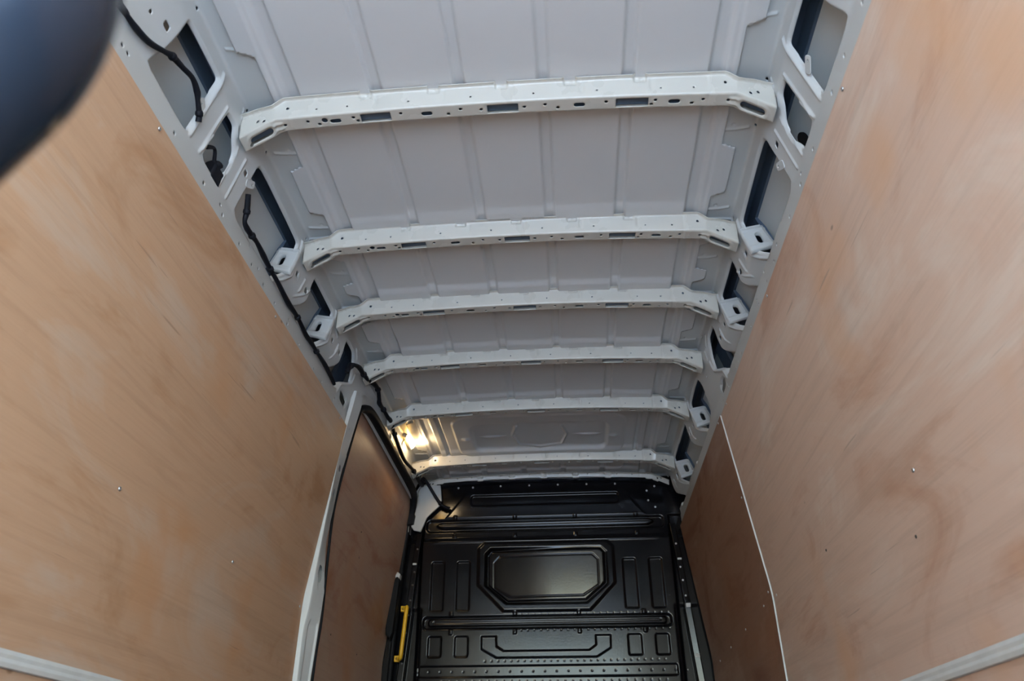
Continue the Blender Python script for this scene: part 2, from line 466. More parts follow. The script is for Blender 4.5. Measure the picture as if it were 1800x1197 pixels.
DATA = {"holes":{"bay0":[[1.2345,0.4056],[1.2496,0.4103],[1.4165,0.4143],[1.4239,0.4043],[1.4245,0.362],[1.4276,0.3528],[1.4339,0.2239],[1.4271,0.2101],[1.4102,0.2041],[1.2331,0.2092],[1.2114,0.2158],[1.2157,0.2453],[1.2323,0.2909],[1.236,0.3585],[1.2336,0.3889]],"dia0":[[1.1764,0.3364],[1.1992,0.3367],[1.2014,0.3173],[1.1762,0.3176]],"small":[[1.5286,0.3797],[1.5616,0.381],[1.5755,0.3773],[1.5956,0.3533],[1.6305,0.3281],[1.6403,0.3001],[1.6442,0.266],[1.6271,0.2163],[1.6205,0.2078],[1.5435,0.2082],[1.5337,0.2154],[1.5317,0.2783],[1.5292,0.2475],[1.5256,0.3698]],"dia1":[[1.7083,0.3387],[1.7111,0.3218],[1.7312,0.3196],[1.7286,0.3389]],"bay1":[[1.7575,0.4087],[1.7623,0.3331],[1.7657,0.2773],[1.7689,0.2227],[1.7776,0.209],[1.797,0.2004],[2.0186,0.2036],[2.1305,0.1996],[2.1355,0.2089],[2.1473,0.2331],[2.1715,0.2676],[2.175,0.2916],[2.1582,0.3766],[2.1534,0.3945],[2.1407,0.4007],[2.013,0.4043]],"d2a":[[2.2284,0.3307],[2.2306,0.3123],[2.2524,0.3112],[2.246,0.3309]],"d2b":[[2.3318,0.3285],[2.3401,0.3078],[2.3578,0.31],[2.3542,0.3313]],"bay2":[[2.3686,0.3973],[2.3732,0.3556],[2.389,0.3241],[2.3876,0.2958],[2.3775,0.2667],[2.3463,0.2332],[2.3247,0.2045],[2.3442,0.2006],[2.4908,0.2024],[2.592,0.2018],[2.6106,0.2301],[2.6386,0.2651],[2.6423,0.2844],[2.6186,0.3753],[2.6143,0.394],[2.5999,0.3982],[2.4557,0.3972]],"d3a":[[2.6988,0.3293],[2.7028,0.3133],[2.7258,0.3111],[2.7202,0.3306]],"d3b":[[2.8058,0.3311],[2.8067,0.314],[2.8318,0.3132],[2.8289,0.3311]],"bay3":[[2.8416,0.3991],[2.8432,0.3797],[2.8567,0.3405],[2.8641,0.3038],[2.8566,0.2728],[2.8346,0.2478],[2.805,0.2156],[2.8135,0.2039],[2.882,0.2016],[2.9139,0.1986],[2.9264,0.2242],[2.9454,0.2454],[3.0206,0.2817],[3.0428,0.2945],[3.0163,0.3427],[2.9742,0.3812],[2.9435,0.4019],[2.9117,0.4029]],"lens":[[2.995,0.2298],[2.9939,0.2072],[2.998,0.1845],[3.0691,0.1797],[3.0891,0.2096],[3.0669,0.2272],[3.0342,0.2327]],"bay4":[[3.3296,0.4047],[3.2972,0.348],[3.3243,0.2935],[3.3157,0.2861],[3.3332,0.2507],[3.3729,0.2343],[3.4323,0.2166],[3.4695,0.2057],[3.5606,0.2117],[3.59,0.2445],[3.6307,0.2775],[3.6323,0.3004],[3.6032,0.3924],[3.5822,0.4067],[3.4223,0.4105]],"d5a":[[3.6949,0.3435],[3.6986,0.3213],[3.7187,0.3211],[3.7145,0.3375]],"d5b":[[3.8052,0.3438],[3.8056,0.3238],[3.8261,0.3219],[3.8223,0.3418]],"bay5":[[3.8266,0.4105],[3.8527,0.3583],[3.8667,0.3127],[3.8335,0.26],[3.7839,0.2178],[4.0885,0.2198],[4.1578,0.2222],[4.3102,0.2193],[4.3618,0.2674],[4.3959,0.3082],[4.3462,0.3954],[4.3477,0.4133],[4.3394,0.4195],[4.1417,0.4194],[4.1254,0.4123]],"bay6":[[4.6178,0.4224],[4.6121,0.3927],[4.6375,0.3636],[4.6448,0.3242],[4.6272,0.2917],[4.5555,0.2458],[4.5504,0.2314],[4.757,0.2265],[4.8104,0.265],[4.8334,0.3128],[4.7591,0.4301],[4.7363,0.4407]]},"beads":[[[[1.4326,0.4413],[1.4375,0.4238],[1.4479,0.2157]],0.011,0.008],[[[1.5068,0.3874],[1.5103,0.2257]],0.008,0.006],[[[1.5205,0.2841],[1.5103,0.2132]],0.009,0.007],[[[1.6308,0.3514],[1.6395,0.3285]],0.006,0.005],[[[1.578,0.3907],[1.6064,0.3684]],0.006,0.005],[[[1.575,0.4539],[1.5826,0.4184]],0.006,0.005],[[[1.6875,0.3557],[1.6997,0.2107]],0.007,0.006],[[[1.639,0.2938],[1.6457,0.2111]],0.008,0.006],[[[2.1734,0.4207],[2.1847,0.3711],[2.2097,0.2923],[2.1935,0.258],[2.1572,0.2188]],0.011,0.01],[[[2.3051,0.3437],[2.3042,0.2896]],0.008,0.007],[[[2.3696,0.3367],[2.3468,0.3029],[2.3101,0.2669]],0.008,0.006],[[[2.214,0.548],[2.2191,0.481],[2.2291,0.3962],[2.2398,0.3701]],0.006,0.007],[[[2.2513,0.3384],[2.2619,0.3125]],0.005,0.004],[[[2.6337,0.4161],[2.6498,0.361],[2.6735,0.2882],[2.6573,0.2578],[2.6219,0.2154]],0.011,0.01],[[[2.7797,0.3406],[2.7761,0.3032]],0.008,0.007],[[[2.7825,0.3225],[2.7798,0.2686]],0.008,0.007],[[[2.6802,0.5457],[2.6854,0.4777],[2.6964,0.3875],[2.7087,0.3665],[2.7397,0.3552]],0.006,0.007],[[[2.9716,0.4308],[3.0055,0.4008]],0.012,0.006],[[[3.0543,0.3967],[3.0712,0.3633]],0.01,0.006],[[[3.0551,0.3414],[3.0573,0.2953],[2.9562,0.2414],[2.9474,0.2017]],0.012,0.009],[[[3.1532,0.5503],[3.1584,0.4829],[3.1643,0.406],[3.1796,0.377],[3.2182,0.3675]],0.006,0.007],[[[3.0707,0.2293],[3.1021,0.2107],[3.0762,0.1804]],0.005,-0.006],[[[3.6457,0.5514],[3.6507,0.4849],[3.6746,0.4115],[3.6887,0.3818],[3.7208,0.3691]],0.006,0.007],[[[3.6321,0.4345],[3.6333,0.3653],[3.668,0.301],[3.6514,0.2709],[3.5781,0.2199]],0.012,0.01],[[[3.7716,0.3508],[3.787,0.3123],[3.7727,0.2801]],0.009,0.007],[[[4.3908,0.5553],[4.3955,0.4938],[4.4617,0.4082],[4.4921,0.38]],0.006,0.007],[[[4.3863,0.4341],[4.4095,0.3614],[4.4471,0.3111],[4.4,0.2677],[4.3364,0.2306]],0.012,0.01],[[[4.5488,0.3592],[4.554,0.3049]],0.009,0.007],[[[4.864,0.4954],[4.9584,0.3279]],0.006,0.006],[[[4.8097,0.4363],[4.9047,0.2786]],0.008,0.007],[[[4.7982,0.2606],[4.8305,0.2329]],0.012,0.008]],"dots":[[1.1396,0.174],[1.3875,0.1669],[1.5906,0.4729],[1.7684,0.4705],[1.5766,0.1606],[1.2797,0.1702],[1.6907,0.1801],[1.7135,0.1594],[1.8733,0.2073],[1.921,0.2034],[1.8501,0.1559],[2.2057,0.4596],[2.0703,0.1533],[2.0091,0.1768],[2.6706,0.4557],[2.1816,0.1528],[2.3294,0.176],[2.4616,0.1515],[2.3213,0.1525],[3.0294,0.4602],[2.6609,0.1979],[2.6596,0.1515],[2.7293,0.1551],[2.7753,0.1535],[2.972,0.1778],[2.9478,0.1557],[3.1801,0.3326],[3.0939,0.1582],[3.2625,0.1599],[4.0525,0.2155],[2.186,0.1984]],"dotsL":[[1.1169,0.1637],[1.142,0.1644],[1.1292,0.3027],[1.2361,0.4634],[1.3883,0.1589],[1.5916,0.4673],[1.5761,0.1549],[1.6859,0.171],[1.7116,0.1533],[1.8461,0.1504],[1.9133,0.1954],[1.7639,0.4633],[2.1997,0.4547],[1.915,0.1978],[1.9541,0.1488],[2.0018,0.1696],[2.0631,0.1475],[2.1735,0.1462],[2.3105,0.1462],[2.3152,0.1676],[2.4475,0.1438],[2.6401,0.1423],[2.7505,0.1423],[3.0105,0.4513],[2.9158,0.1409],[3.0495,0.1393],[2.9368,0.1614]],"cables":[[[1.0262,0.2173],[1.0371,0.2163],[1.0748,0.2194],[1.1155,0.2245],[1.1672,0.2391],[1.2161,0.2675],[1.2417,0.2823],[1.2879,0.2955],[1.3329,0.3082],[1.3708,0.2997],[1.39,0.287],[1.4192,0.2691],[1.4341,0.2518]],[[1.7673,0.2883],[1.8033,0.2487],[1.819,0.2209],[1.8456,0.2138],[1.8851,0.2168],[1.9253,0.2209],[1.9916,0.217],[2.0608,0.2129],[2.1382,0.2123],[2.2582,0.2046],[2.362,0.2099],[2.4745,0.1993],[2.5315,0.2044],[2.607,0.2051],[2.7233,0.2091],[2.8126,0.2036],[2.8753,0.1957]],[[2.9401,0.2952],[2.9507,0.334],[2.9914,0.3603],[3.0485,0.3776],[3.1172,0.3822],[3.2184,0.397],[3.2813,0.4163],[3.3587,0.4266],[3.411,0.4021],[3.438,0.3896],[3.5207,0.3949],[3.6236,0.3985],[3.6853,0.4053],[3.8113,0.3887],[3.9177,0.3772],[4.1231,0.3646],[4.371,0.3933],[4.6366,0.3993],[4.8893,0.4534],[5.0866,0.5358]]],"rects":[[[-0.422,0.017],[-0.332,0.052]],[[-0.044,0.021],[0.048,0.046]],[[0.333,0.022],[0.427,0.045]]],"ov":[[-0.498,0.038],[-0.224,0.038],[0.227,0.039],[0.501,0.039]],"big":[[-0.53,0.028]],"dt":[[-0.58,0.029],[-0.548,0.043],[-0.443,0.029],[-0.432,0.043],[-0.301,0.028],[-0.16,0.043],[-0.123,0.028],[-0.062,0.034],[0.066,0.034],[0.127,0.029],[0.164,0.043],[0.305,0.029],[0.447,0.029],[0.436,0.044],[0.552,0.044],[0.583,0.031],[0.654,0.033],[-0.65,0.034],[-0.761,0.056]],"fd":[[-0.551,0.0113],[-0.459,0.0122],[-0.276,0.0123],[-0.091,0.0134],[0.094,0.0124],[0.279,0.0124],[0.463,0.0114],[0.556,0.0106],[0.646,0.0223],[0.714,0.0068],[0.736,0.0172],[-0.639,0.0219],[-0.729,0.0145],[-0.709,0.0059]],"tabs":[-0.404,-0.201,0.001,0.203,0.406],"slots":[[-0.723,0.044],[-0.744,0.051],[-0.702,0.035]]}

BOWS = [1.573, 2.191, 2.644, 3.109, 3.625, 4.331]
YH = 4.665
YB = 4.714
REAR = -1.0
PROF = [(.846, 1.80), (.841, 2.007), (.785, 2.194), (.778, 2.262), (.64, 2.262)]
SL = [0]
for a, b in zip(PROF, PROF[1:]): SL.append(SL[-1]+math.hypot(a[0]-b[0], a[1]-b[1]))

def prof_pos(side):
    ss = np.linspace(-.25, SL[-1]+.02, 700)
    xs = np.interp(ss, SL, [p[0] for p in PROF]); zs = np.interp(ss, SL, [p[1] for p in PROF])
    lo = ss < 0
    d0 = (PROF[0][0]-PROF[1][0])/SL[1]; d1 = (PROF[0][1]-PROF[1][1])/SL[1]
    xs[lo] = PROF[0][0]-ss[lo]*d0; zs[lo] = PROF[0][1]-ss[lo]*d1
    hi = ss > SL[-1]; xs[hi] = PROF[-1][0]-(ss[hi]-SL[-1])
    k = np.ones(17)/17
    xp = np.convolve(np.pad(xs, 8, 'edge'), k, 'valid'); zp = np.convolve(np.pad(zs, 8, 'edge'), k, 'valid')
    ends = (ss < -.23) | (ss > SL[-1]+.005)
    xp[ends] = xs[ends]; zp[ends] = zs[ends]
    def f(U, V):
        return np.stack([side*np.interp(V, ss, xp), U, np.interp(V, ss, zp)], -1)
    return f

def pt_frame(Y, s, side, off=0.):
    f = prof_pos(side)
    p = f(np.array([Y]), np.array([s]))[0]
    q = f(np.array([Y]), np.array([s+.002]))[0]
    t = q-p
    n = np.array([-t[2]*side, 0, t[0]*side]); n /= np.linalg.norm(n)
    if n[0]*side > 0 or (abs(n[0]) < .2 and n[2] > 0): n = -n
    return Vector(p+n*off), Vector(n)

# ================================================================ SETTING
# outer body skin (seen through the frame openings)
def skin(side, name):
    prof = [(1.02, -.05), (1.02, 1.25), (.965, 1.95), (.905, 2.15), (.858, 2.240)]
    ys = [REAR, 1, 2, 3, 4, YB+.06]
    V, F = [], []
    for y in ys:
        for x, z in prof: V.append((side*x, y, z))
    for y in ys:
        for x, z in prof: V.append((side*(x+.004), y, z+.004))
    n = len(prof); B = n*len(ys)
    for i in range(len(ys)-1):
        for j in range(n-1):
            F.append((i*n+j, (i+1)*n+j, (i+1)*n+j+1, i*n+j+1))
            F.append((B+i*n+j, B+i*n+j+1, B+(i+1)*n+j+1, B+(i+1)*n+j))
    o = link(name, rawmesh(name, V, F, SKIN))
    tag(o, kind='structure')
    return o
wall_r = skin(1, 'wall_right')
wall_l = skin(-1, 'wall_left')

floor = link('floor', prism('floor', [(-1.02, REAR), (1.02, REAR), (1.02, YB+.1), (-1.02, YB+.1)], 'z', -.03, 0, FLOORM))
tag(floor, kind='structure')
ground = link('ground', prism('ground', [(-30, -40), (30, -40), (30, 12), (-30, 12)], 'z', -.75, -.7, GROUND))
tag(ground, kind='structure')
# steel sheet that closes the body in front, beside and behind the bulkhead
nose = link('trim_5', prism('trim_5', [(-1.03, -.03), (1.03, -.03), (1.03, 1.25), (.97, 1.95), (.87, 2.31), (-.87, 2.31), (-.97, 1.95), (-1.03, 1.25)], 'y', YB+.05, YB+.06, SKIN))
tag(nose, kind='structure')

# e-coated gutter member, shade painted in; dark posts added as shade behind brackets
for side, par in ((1, wall_r), (-1, wall_l)):
    link('gutter_member', prism('gutter_member', [(side*.860, 2.236), (side*.852, 2.238), (side*.845, 2.290), (side*.770, 2.290), (side*.770, 2.300), (side*.87, 2.300)], 'y', REAR, YB+.05, ECOAT_SHADE), par)
    for yb in ([2.191, 2.644, 3.02, 3.625, 4.331, 4.63] if side > 0 else [2.191, 2.644, 3.02]):
        link('cavity_shade_post', prism('cavity_shade_post', [(side*.955, 1.80), (side*.935, 1.95), (side*.885, 2.12), (side*.850, 2.235), (side*.865, 2.24), (side*.90, 2.14), (side*.96, 1.95), (side*.99, 1.80)], 'y', yb+.0, yb+.11, ECOAT_SHADE), par)  # added dark block, stands for the shade in the bay
    link('rail_shade_plate', prism('rail_shade_plate', [(side*.857, 1.80), (side*.857, 1.998), (side*.864, 1.998), (side*.864, 1.80)], 'y', REAR, (3.17 if side < 0 else YB), ECOAT_SHADE), par)  # added dark sheet standing for cavity shade behind the fixing holes

dV, dF = [], []
for d_ in (0, .004):
    for t in range(28):
        zz_ = 2.160+.021*math.sin(t*math.pi/14)
        dV.append((.905-(zz_-2.15)*.52-.002-d_, 1.742+.024*math.cos(t*math.pi/14), zz_))
dF = [tuple(range(28, 56)), tuple(range(28))[::-1]]+[(t, (t+1) % 28, 28+(t+1) % 28, 28+t) for t in range(28)]
link('access_hole', rawmesh('access_hole', dV, dF, BLACKR, smooth=False), wall_r)['label'] = 'round black hole seen through the small opening'

# ceiling: one pressed roof skin with swages
ZR = 2.272
def roof_pos(U, V):
    return np.stack([U, V, ZR-.016*(np.minimum(np.abs(U), .7)/.7)**2], -1)

YE = [REAR]+BOWS+[YH]
def lap_x(V):
    """half width of the roof skin: wavy lap edge between the clip pads"""
    x = np.full(V.shape, .682)
    def bulge(y0, y1):
        nonlocal x
        x = np.maximum(x, .682+.046*np.clip((V-y0)/.02, 0, 1)*np.clip((y1-V)/.02, 0, 1))
    bulge(.93, 1.10); bulge(1.18, 1.40)
    bulge(1.835, 2.085); bulge(2.26, 2.36); bulge(2.50, 2.60)
    bulge(2.80, 2.98); bulge(3.27, 3.55); bulge(3.83, 4.24); bulge(4.45, 4.60)
    return x

def roof_h(U, V):
    h = np.zeros(U.shape)
    A = np.abs(U)
    w = .004
    def band(d, r): return 1-sstep(r-w, r+w, d)
    for i in range(7):
        y0 = YE[i]+(.05 if i else -.3); y1 = YE[i+1]
        inb = (V >= y0-.01) & (V < y1+.02)
        ribs = [.124, .372]
        if i == 5: ribs = [.555]
        for c in ribs:
            st = y0-.05
            if i == 2: st = y0+.075
            if i == 4: st = y0+.055
            if i == 6: st = y0+.03
            if i == 5: st = y0+.02
            d = np.hypot(A-c, np.maximum(0, np.maximum(st-V, V-(y1+.1))))
            h = np.where(inb, h-.012*band(d, .0165 if i != 5 else .010), h)
        # side grooves beside the lap
        stt = y0+(.04 if i in (2, 4) else -.06)
        gy = sstep(stt-.012, stt+.012, V)
        g = sstep(.598, .606, A)*(1-sstep(.636, .652, A))*gy
        g2 = sstep(.664, .672, A)
        h = np.where(inb, h-.014*g+.004*g2, h)
        if i >= 1:   # roof skin dips towards the next bow
            h = np.where(inb, h+(.004 if i == 1 else .010)*sstep(y1-.085, y1-.045, V)*(1-sstep(.595, .61, A)), h)
    # special embossing of the bay before the last bow
    b5 = (V > BOWS[4]) & (V < BOWS[5])
    rd = lambda d, ww: np.exp(-(d/ww)**2)
    o = sd_box(U, V, -.483, .483, 3.815, 4.335, .10)
    i2 = sd_box(U, V, -.385, .385, 3.915, 4.275, .06)
    o8 = sd_poly(U, V, [(-.157, 4.09), (-.125, 3.96), (.125, 3.96), (.157, 4.09), (.125, 4.225), (0, 4.26), (-.125, 4.225)])
    hh = .009*sstep(-.006, .006, -o)-.015*sstep(-.012, .012, -i2)+.010*rd(o8, .006)*(V > 3.975)
    for s in (-1, 1):
        hh += .010*np.maximum(0, 1-(np.abs(U-s*.273)/.085)**2-((V-4.103)/.010)**2)
        hh += .010*rd(np.hypot((U-s*.425)/1.2, V-4.095), .016)
    h = np.where(b5, h+hh, h)
    # last bay: low swages
    b6 = (V > BOWS[5]+.05)
    h = np.where(b6, h+.005*rd(sd_box(U, V, -.50, .50, 4.43, 4.61, .05), .006), h)
    return h
rx = np.arange(-.745, .7451, .0042)
ry = np.arange(REAR, YH+.09, .007)
ceiling = link('ceiling', panel('ceiling', rx, ry, roof_pos, ROOF,
               hole=lambda U, V: lap_x(V)-np.abs(U), hfun=lambda U, V: roof_h(U, V), back=.002, flip=True))
tag(ceiling, kind='structure')
# the roof's outer sheet closes the van above
outer_roof = link('trim_1', prism('trim_1', [(-.80, REAR), (.80, REAR), (.80, YB+.08), (-.80, YB+.08)], 'z', 2.305, 2.312, SKIN))
tag(outer_roof, kind='structure')

# ================================================================ SIDE FRAMES
def frame_hole(side):
    names = ['bay0', 'dia0', 'small', 'dia1', 'bay1', 'd2a', 'd2b', 'bay2', 'd3a', 'd3b', 'bay3', 'lens']
    if side > 0: names += ['bay4', 'd5a', 'd5b', 'bay5', 'd6a', 'd6b', 'bay6']
    polys = dict(DATA['holes'])
    for k in ('a', 'b'):
        polys['d6'+k] = [(y+.706, s+.006) for y, s in polys['d5'+k]]
    def f(U, V):
        H = np.full(U.shape, .05)
        for n in names:
            p = polys[n]
            p = chaikin(p)
            H = local(lambda u, v, q: sd_poly(u, v, q)-0, H, U, V, bbox(p), .06, p)
        # dark little fixing holes
        for y, s in (DATA['dots'] if side > 0 else DATA['dotsL']):
            H = local(lambda u, v, y, s: np.hypot((u-y), (v-s))-.0058, H, U, V, (y, y, s, s), .02, y, s)
        if side < 0:   # sliding door opening
            dp = [(3.185, -.3), (3.185, .19), (3.215, .235), (3.27, .268), (3.34, .277), (4.56, .277), (4.63, .70), (4.655, .15), (4.66, -.3)]
            H = np.minimum(H, sd_poly(U, V, dp))
        H = np.where(np.abs(H) > .05, np.sign(H)*.05, H)
        return H
    return f

POSTS = [(2.13, 2.45), (2.58, 2.93)]
POSTS_R = POSTS+[(3.55, 3.93), (4.26, 4.62)]
def frame_h(side):
    def f(U, V):
        h = np.zeros(U.shape)
        for pts, w, hh in DATA['beads']:
            if side < 0 and pts[0][0] > 3.22: continue
            b = bbox(pts)
            pad = w*2.2
            mk = (U > b[0]-pad) & (U < b[1]+pad) & (V > b[2]-pad) & (V < b[3]+pad)
            if mk.any():
                d = np.full(mk.sum(), 1e9)
                for a, c in zip(pts, pts[1:]): d = np.minimum(d, sd_seg(U[mk], V[mk], a, c))
                t = np.clip(d/(w*.95), 0, 1)
                h[mk] += .72*hh*(np.cos(t*math.pi)*.5+.5)
        big = np.full(U.shape, .05)
        for n in ('bay0', 'small', 'bay1', 'bay2', 'bay3', 'lens')+(('bay4', 'bay5', 'bay6') if side > 0 else ()):
            p = chaikin(DATA['holes'][n])
            big = local(lambda u, v, q: sd_poly(u, v, q), big, U, V, bbox(p), .03, p)
        h -= .007*(1-sstep(0, .009, np.maximum(big, 0)))*sstep(.212, .225, V)
        for y0, y1 in (POSTS_R if side > 0 else POSTS):
            inY = sstep(y0-.01, y0+.01, U)*(1-sstep(y1-.01, y1+.01, U))
            h -= .034*inY*sstep(.205, .212, V)*(1-sstep(.215, .30, V))
        # clip pads near the lap edge: U shaped ridges with a dimple
        for yc in (1.36, 1.765, 2.143, 2.43, 2.71, 3.05, 3.20, 3.75, 4.28):
            sc = SL[3]+(.778-.708)
            mk = (np.abs(U-yc) < .05) & (np.abs(V-sc) < .05)
            if mk.any():
                u, v = U[mk]-yc, V[mk]-sc
                d = np.minimum(np.minimum(sd_seg(u, v, (.018, .03), (.018, -.012)), sd_seg(u, v, (.018, -.012), (.008, -.070))), sd_seg(u, v, (.008, -.070), (-.012, -.070)))
                h[mk] += .004*np.exp(-(d/.0045)**2)-.004*np.exp(-(np.hypot(u, v)/.005)**2)
        if side < 0:
            # raised land above the sliding door, with the wavy relief of the rail
            land = sstep(3.20, 3.24, U)
            h += land*(.007*np.exp(-((V-.335-.006*np.sin(U*31))/.010)**2) + .005*np.exp(-((V-.392-.004*np.sin(U*19+1))/.007)**2))
            for yc in (3.36, 3.55, 3.80, 4.02, 4.20, 4.38):
                d = np.hypot((U-yc)*.5, V-.362)
                h += .006*np.exp(-(d/.011)**2)
        return h
    return f

fy = np.arange(REAR, YB+.02, .0034)
fs = np.arange(.098, SL[-1]-.02, .0031)
frames = {}
for side, nm, lab in ((-1, 'side_frame', 'white pressed-steel frame above the left plywood, carrying the black cable'),
                      (1, 'side_frame', 'white pressed-steel frame above the right plywood, with the most open bays')):
    o = link(nm, panel(nm, fy, fs, prof_pos(side), WHITE, hole=frame_hole(side), hfun=frame_h(side), back=.003, flip=(side > 0)))
    tag(o, lab, 'body frame')
    frames[side] = o

# small welded brackets with an oval slot, set crosswise behind the frame
def bracket(side, yb, parent):
    us = np.arange(.775, .900, .0028); vs = np.arange(2.05, 2.20, .0028)
    out = [(.780, 2.168), (.862, 2.184), (.892, 2.108), (.885, 2.090), (.808, 2.068)]
    def hole(U, V):
        H = -sd_poly(U, V, out)
        d = sd_seg(U, V, (.8405, 2.136), (.8455, 2.114))-.0125
        return np.minimum(H, d)
    def hf(U, V):
        n = (2.184-2.168)/(.862-.780)
        top = V-(2.168+(U-.780)*n); bot = V-(2.068+(U-.808)*.30)
        h = .004*np.exp(-((top+.016)/.004)**2)+.004*np.exp(-((bot-.016)/.004)**2)
        outer = sd_seg(U, V, (.862, 2.184), (.892, 2.108))
        return h-.008*(1-sstep(.004, .012, outer))
    me = panel('bracket', us, vs, lambda U, V: np.stack([side*U, np.full(U.shape, yb-.030), V], -1), WHITE, hole=hole, hfun=hf, back=.02, flip=(side < 0))
    o = link('bracket', me, parent)
    return o
for yb in (BOWS[1], BOWS[2]):
    bracket(-1, yb, frames[-1])
for yb in (BOWS[1], BOWS[2], BOWS[4], BOWS[5]):
    bracket(1, yb, frames[1])

# little ears with a hole welded to the frame edge
def ear(side, y, s, ang, parent):
    us = np.arange(-.026, .0261, .002)
    def hole(U, V):
        return -np.minimum(sd_box(U, V, -.014, .014, -.026, .022, .009), 9)*1.0 + 0*U
    def hole2(U, V): return np.minimum(-sd_box(U, V, -.013, .013, -.026, .022, .008), np.hypot(U, V-.008)-.0035)
    p, n = pt_frame(y, s, side, .002)
    tY = Vector((0, 1, 0)); tS = n.cross(tY).normalized()
    if tS.z < 0: tS = -tS
    a = tY*math.cos(ang)+tS*math.sin(ang); b = tY*(-math.sin(ang))+tS*math.cos(ang)
    def pos(U, V):
        return np.array(p)+U[..., None]*np.array(a)+V[..., None]*np.array(b)
    me = panel('tab', us, us, pos, WHITE, hole=hole2, back=.002, flip=(a.cross(b).dot(n) < 0))
    link('tab', me, parent)
ear(-1, 1.425, .302, R(60), frames[-1])
ear(1, 1.405, .300, R(60), frames[1])
ear(-1, 1.765, .325, R(-60), frames[-1])
ear(1, 1.765, .285, R(-60), frames[1])

# ================================================================ ROOF BOWS
def bow_mesh(last=False):
    W0, W1, W2, W3 = .014, .060, .048, .064
    if last: W1, W2, W3 = .030, .012, .004
    Lw = [0, W0, W0+W1, W0+W1+W2, W0+W1+W2+W3]
    def zb(x):
        a = np.abs(x)
        return 2.21-.02*(np.minimum(a, .675)/.675)**2-.38*np.maximum(0, a-.675)
    def zt(x):
        a = np.abs(x)
        if last: return zb(x)+.030
        return 2.268-.016*(np.minimum(a, .7)/.7)**2-.026*sstep(.645, .685, a)-.006*sstep(.72, .77, a)
    def raw(U, V):
        a = np.abs(U)
        y0 = .022*np.maximum(0, a-.675)/.1*1.0
        wb = W2+(.010*sstep(.64, .70, a) if not last else 0)
        b = zb(U); t = zt(U)
        s0 = np.clip(V/W0, 0, 1); s1 = np.clip((V-Lw[1])/W1, 0, 1); s2 = np.clip((V-Lw[2])/W2, 0, 1); s3 = np.clip((V-Lw[3])/W3, 0, 1)
        Y = y0-.012-W0*(1-s0)+.012*s1+wb*s2+.004*s3
        Z = t+(b-t)*s1+(t-b)*s3
        return np.stack([U, Y, Z], -1)
    def pos(U, V):
        return (raw(U, V-.0035)+raw(U, V)*1.0+raw(U, V+.0035))/3
    fm = W1/.058   # face metres
    holesB = []
    def hole(U, V):
        H = np.full(U.shape, .03)
        H = np.minimum(H, .785-np.abs(U))
        if last:      # scalloped lower edge
            lobe = np.full(U.shape, 0.)
            for x in list(DATA['tabs'])+[-.66, .66, -.70, .70]:
                lobe = np.maximum(lobe, .007*(1-sstep(.014, .024, np.abs(U-x))))
            H = np.minimum(H, (W0+W1-.007+lobe)-V)
        def loc_(fn, bb):
            nonlocal H
            mk = (U > bb[0]-.03) & (U < bb[1]+.03) & (V > bb[2]-.03) & (V < bb[3]+.03)
            if mk.any(): H[mk] = np.minimum(H[mk], fn(U[mk], V[mk]))
        if not last:
            for r in DATA['rects']:
                x0, x1 = r[0][0], r[1][0]
                v0, v1 = Lw[2]+.010, Lw[2]+.041
                loc_(lambda u, v: sd_box(u, v, x0, x1, v0, v1, .002), (x0, x1, v0, v1))
            for x, y in DATA['ov']:
                vv = Lw[2]+.026
                loc_(lambda u, v: sd_seg(u, v, (x-.009, vv), (x+.009, vv))-.0075, (x, x, vv, vv))
            for x, y in DATA['big']:
                loc_(lambda u, v: np.hypot(u-x, v-(Lw[2]+.02))-.0088, (x, x, Lw[2]+.02, Lw[2]+.02))
            for x, y in DATA['dt']:
                vv = Lw[2]+min(.036, max(.012, y-.010))
                loc_(lambda u, v: np.hypot(u-x, v-vv)-.0050, (x, x, vv, vv))
            for s in (-1, 1):
                a_, b_ = (s*.700, Lw[2]+.026), (s*.748, Lw[2]+.028)
                loc_(lambda u, v: sd_seg(u, v, a_, b_)-.0105, (min(a_[0], b_[0]), max(a_[0], b_[0]), Lw[2], Lw[3]))
        for x, d in DATA['fd']:
            vv = Lw[2]-.024-(d-.012)
            r = .0046 if abs(x) > .62 and abs(x) < .72 or abs(x) > .725 else .0030
            loc_(lambda u, v: np.hypot(u-x, v-vv)-r, (x, x, vv, vv))
        return H
    def hf(U, V):
        h = np.zeros(U.shape)
        # joggled weld tabs on the upper edge
        for x in DATA['tabs']:
            d = sd_box(U, V, x-.018, x+.016, -.02, Lw[1]+.013, .003)
            h -= .005*(1-sstep(-.002, .003, d))
            h += .003*np.exp(-(np.hypot(U-x-.002, V-Lw[1]-.004)/.003)**2)*-1
            h -= .002*np.exp(-((U-x-.03)/.006)**2)*sstep(Lw[1]+.0, Lw[1]+.01, V)*(1-sstep(Lw[2]-.03, Lw[2]-.01, V))
        # faint overlap joint
        h += .0022*sstep(.598, .600, U)*sstep(Lw[1]-.01, Lw[1], V)*(1-sstep(Lw[3]-.004, Lw[3], V))
        if not last:
            # stiffening ridges where the bow bends
            for s in (-1, 1):
                for dv in (.016, .034):
                    h += .0045*np.exp(-((V-(Lw[2]+dv))/.004)**2)*np.exp(-((U-s*.670)/.014)**4)
                sl = sd_seg(U, V, (s*.700, Lw[2]+.026), (s*.748, Lw[2]+.028))
                h += .003*np.exp(-((sl-.018)/.004)**2)*sstep(Lw[2]-.001, Lw[2]+.006, V)*(1-sstep(Lw[3]-.006, Lw[3], V))
        return h
    us = np.arange(-.80, .8001, .0032)
    vs = np.arange(0, Lw[4]+.001, .0026)
    return panel('roof_bow', us, vs, pos, BOWP, hole=hole, hfun=hf, back=.0015, flip=True)

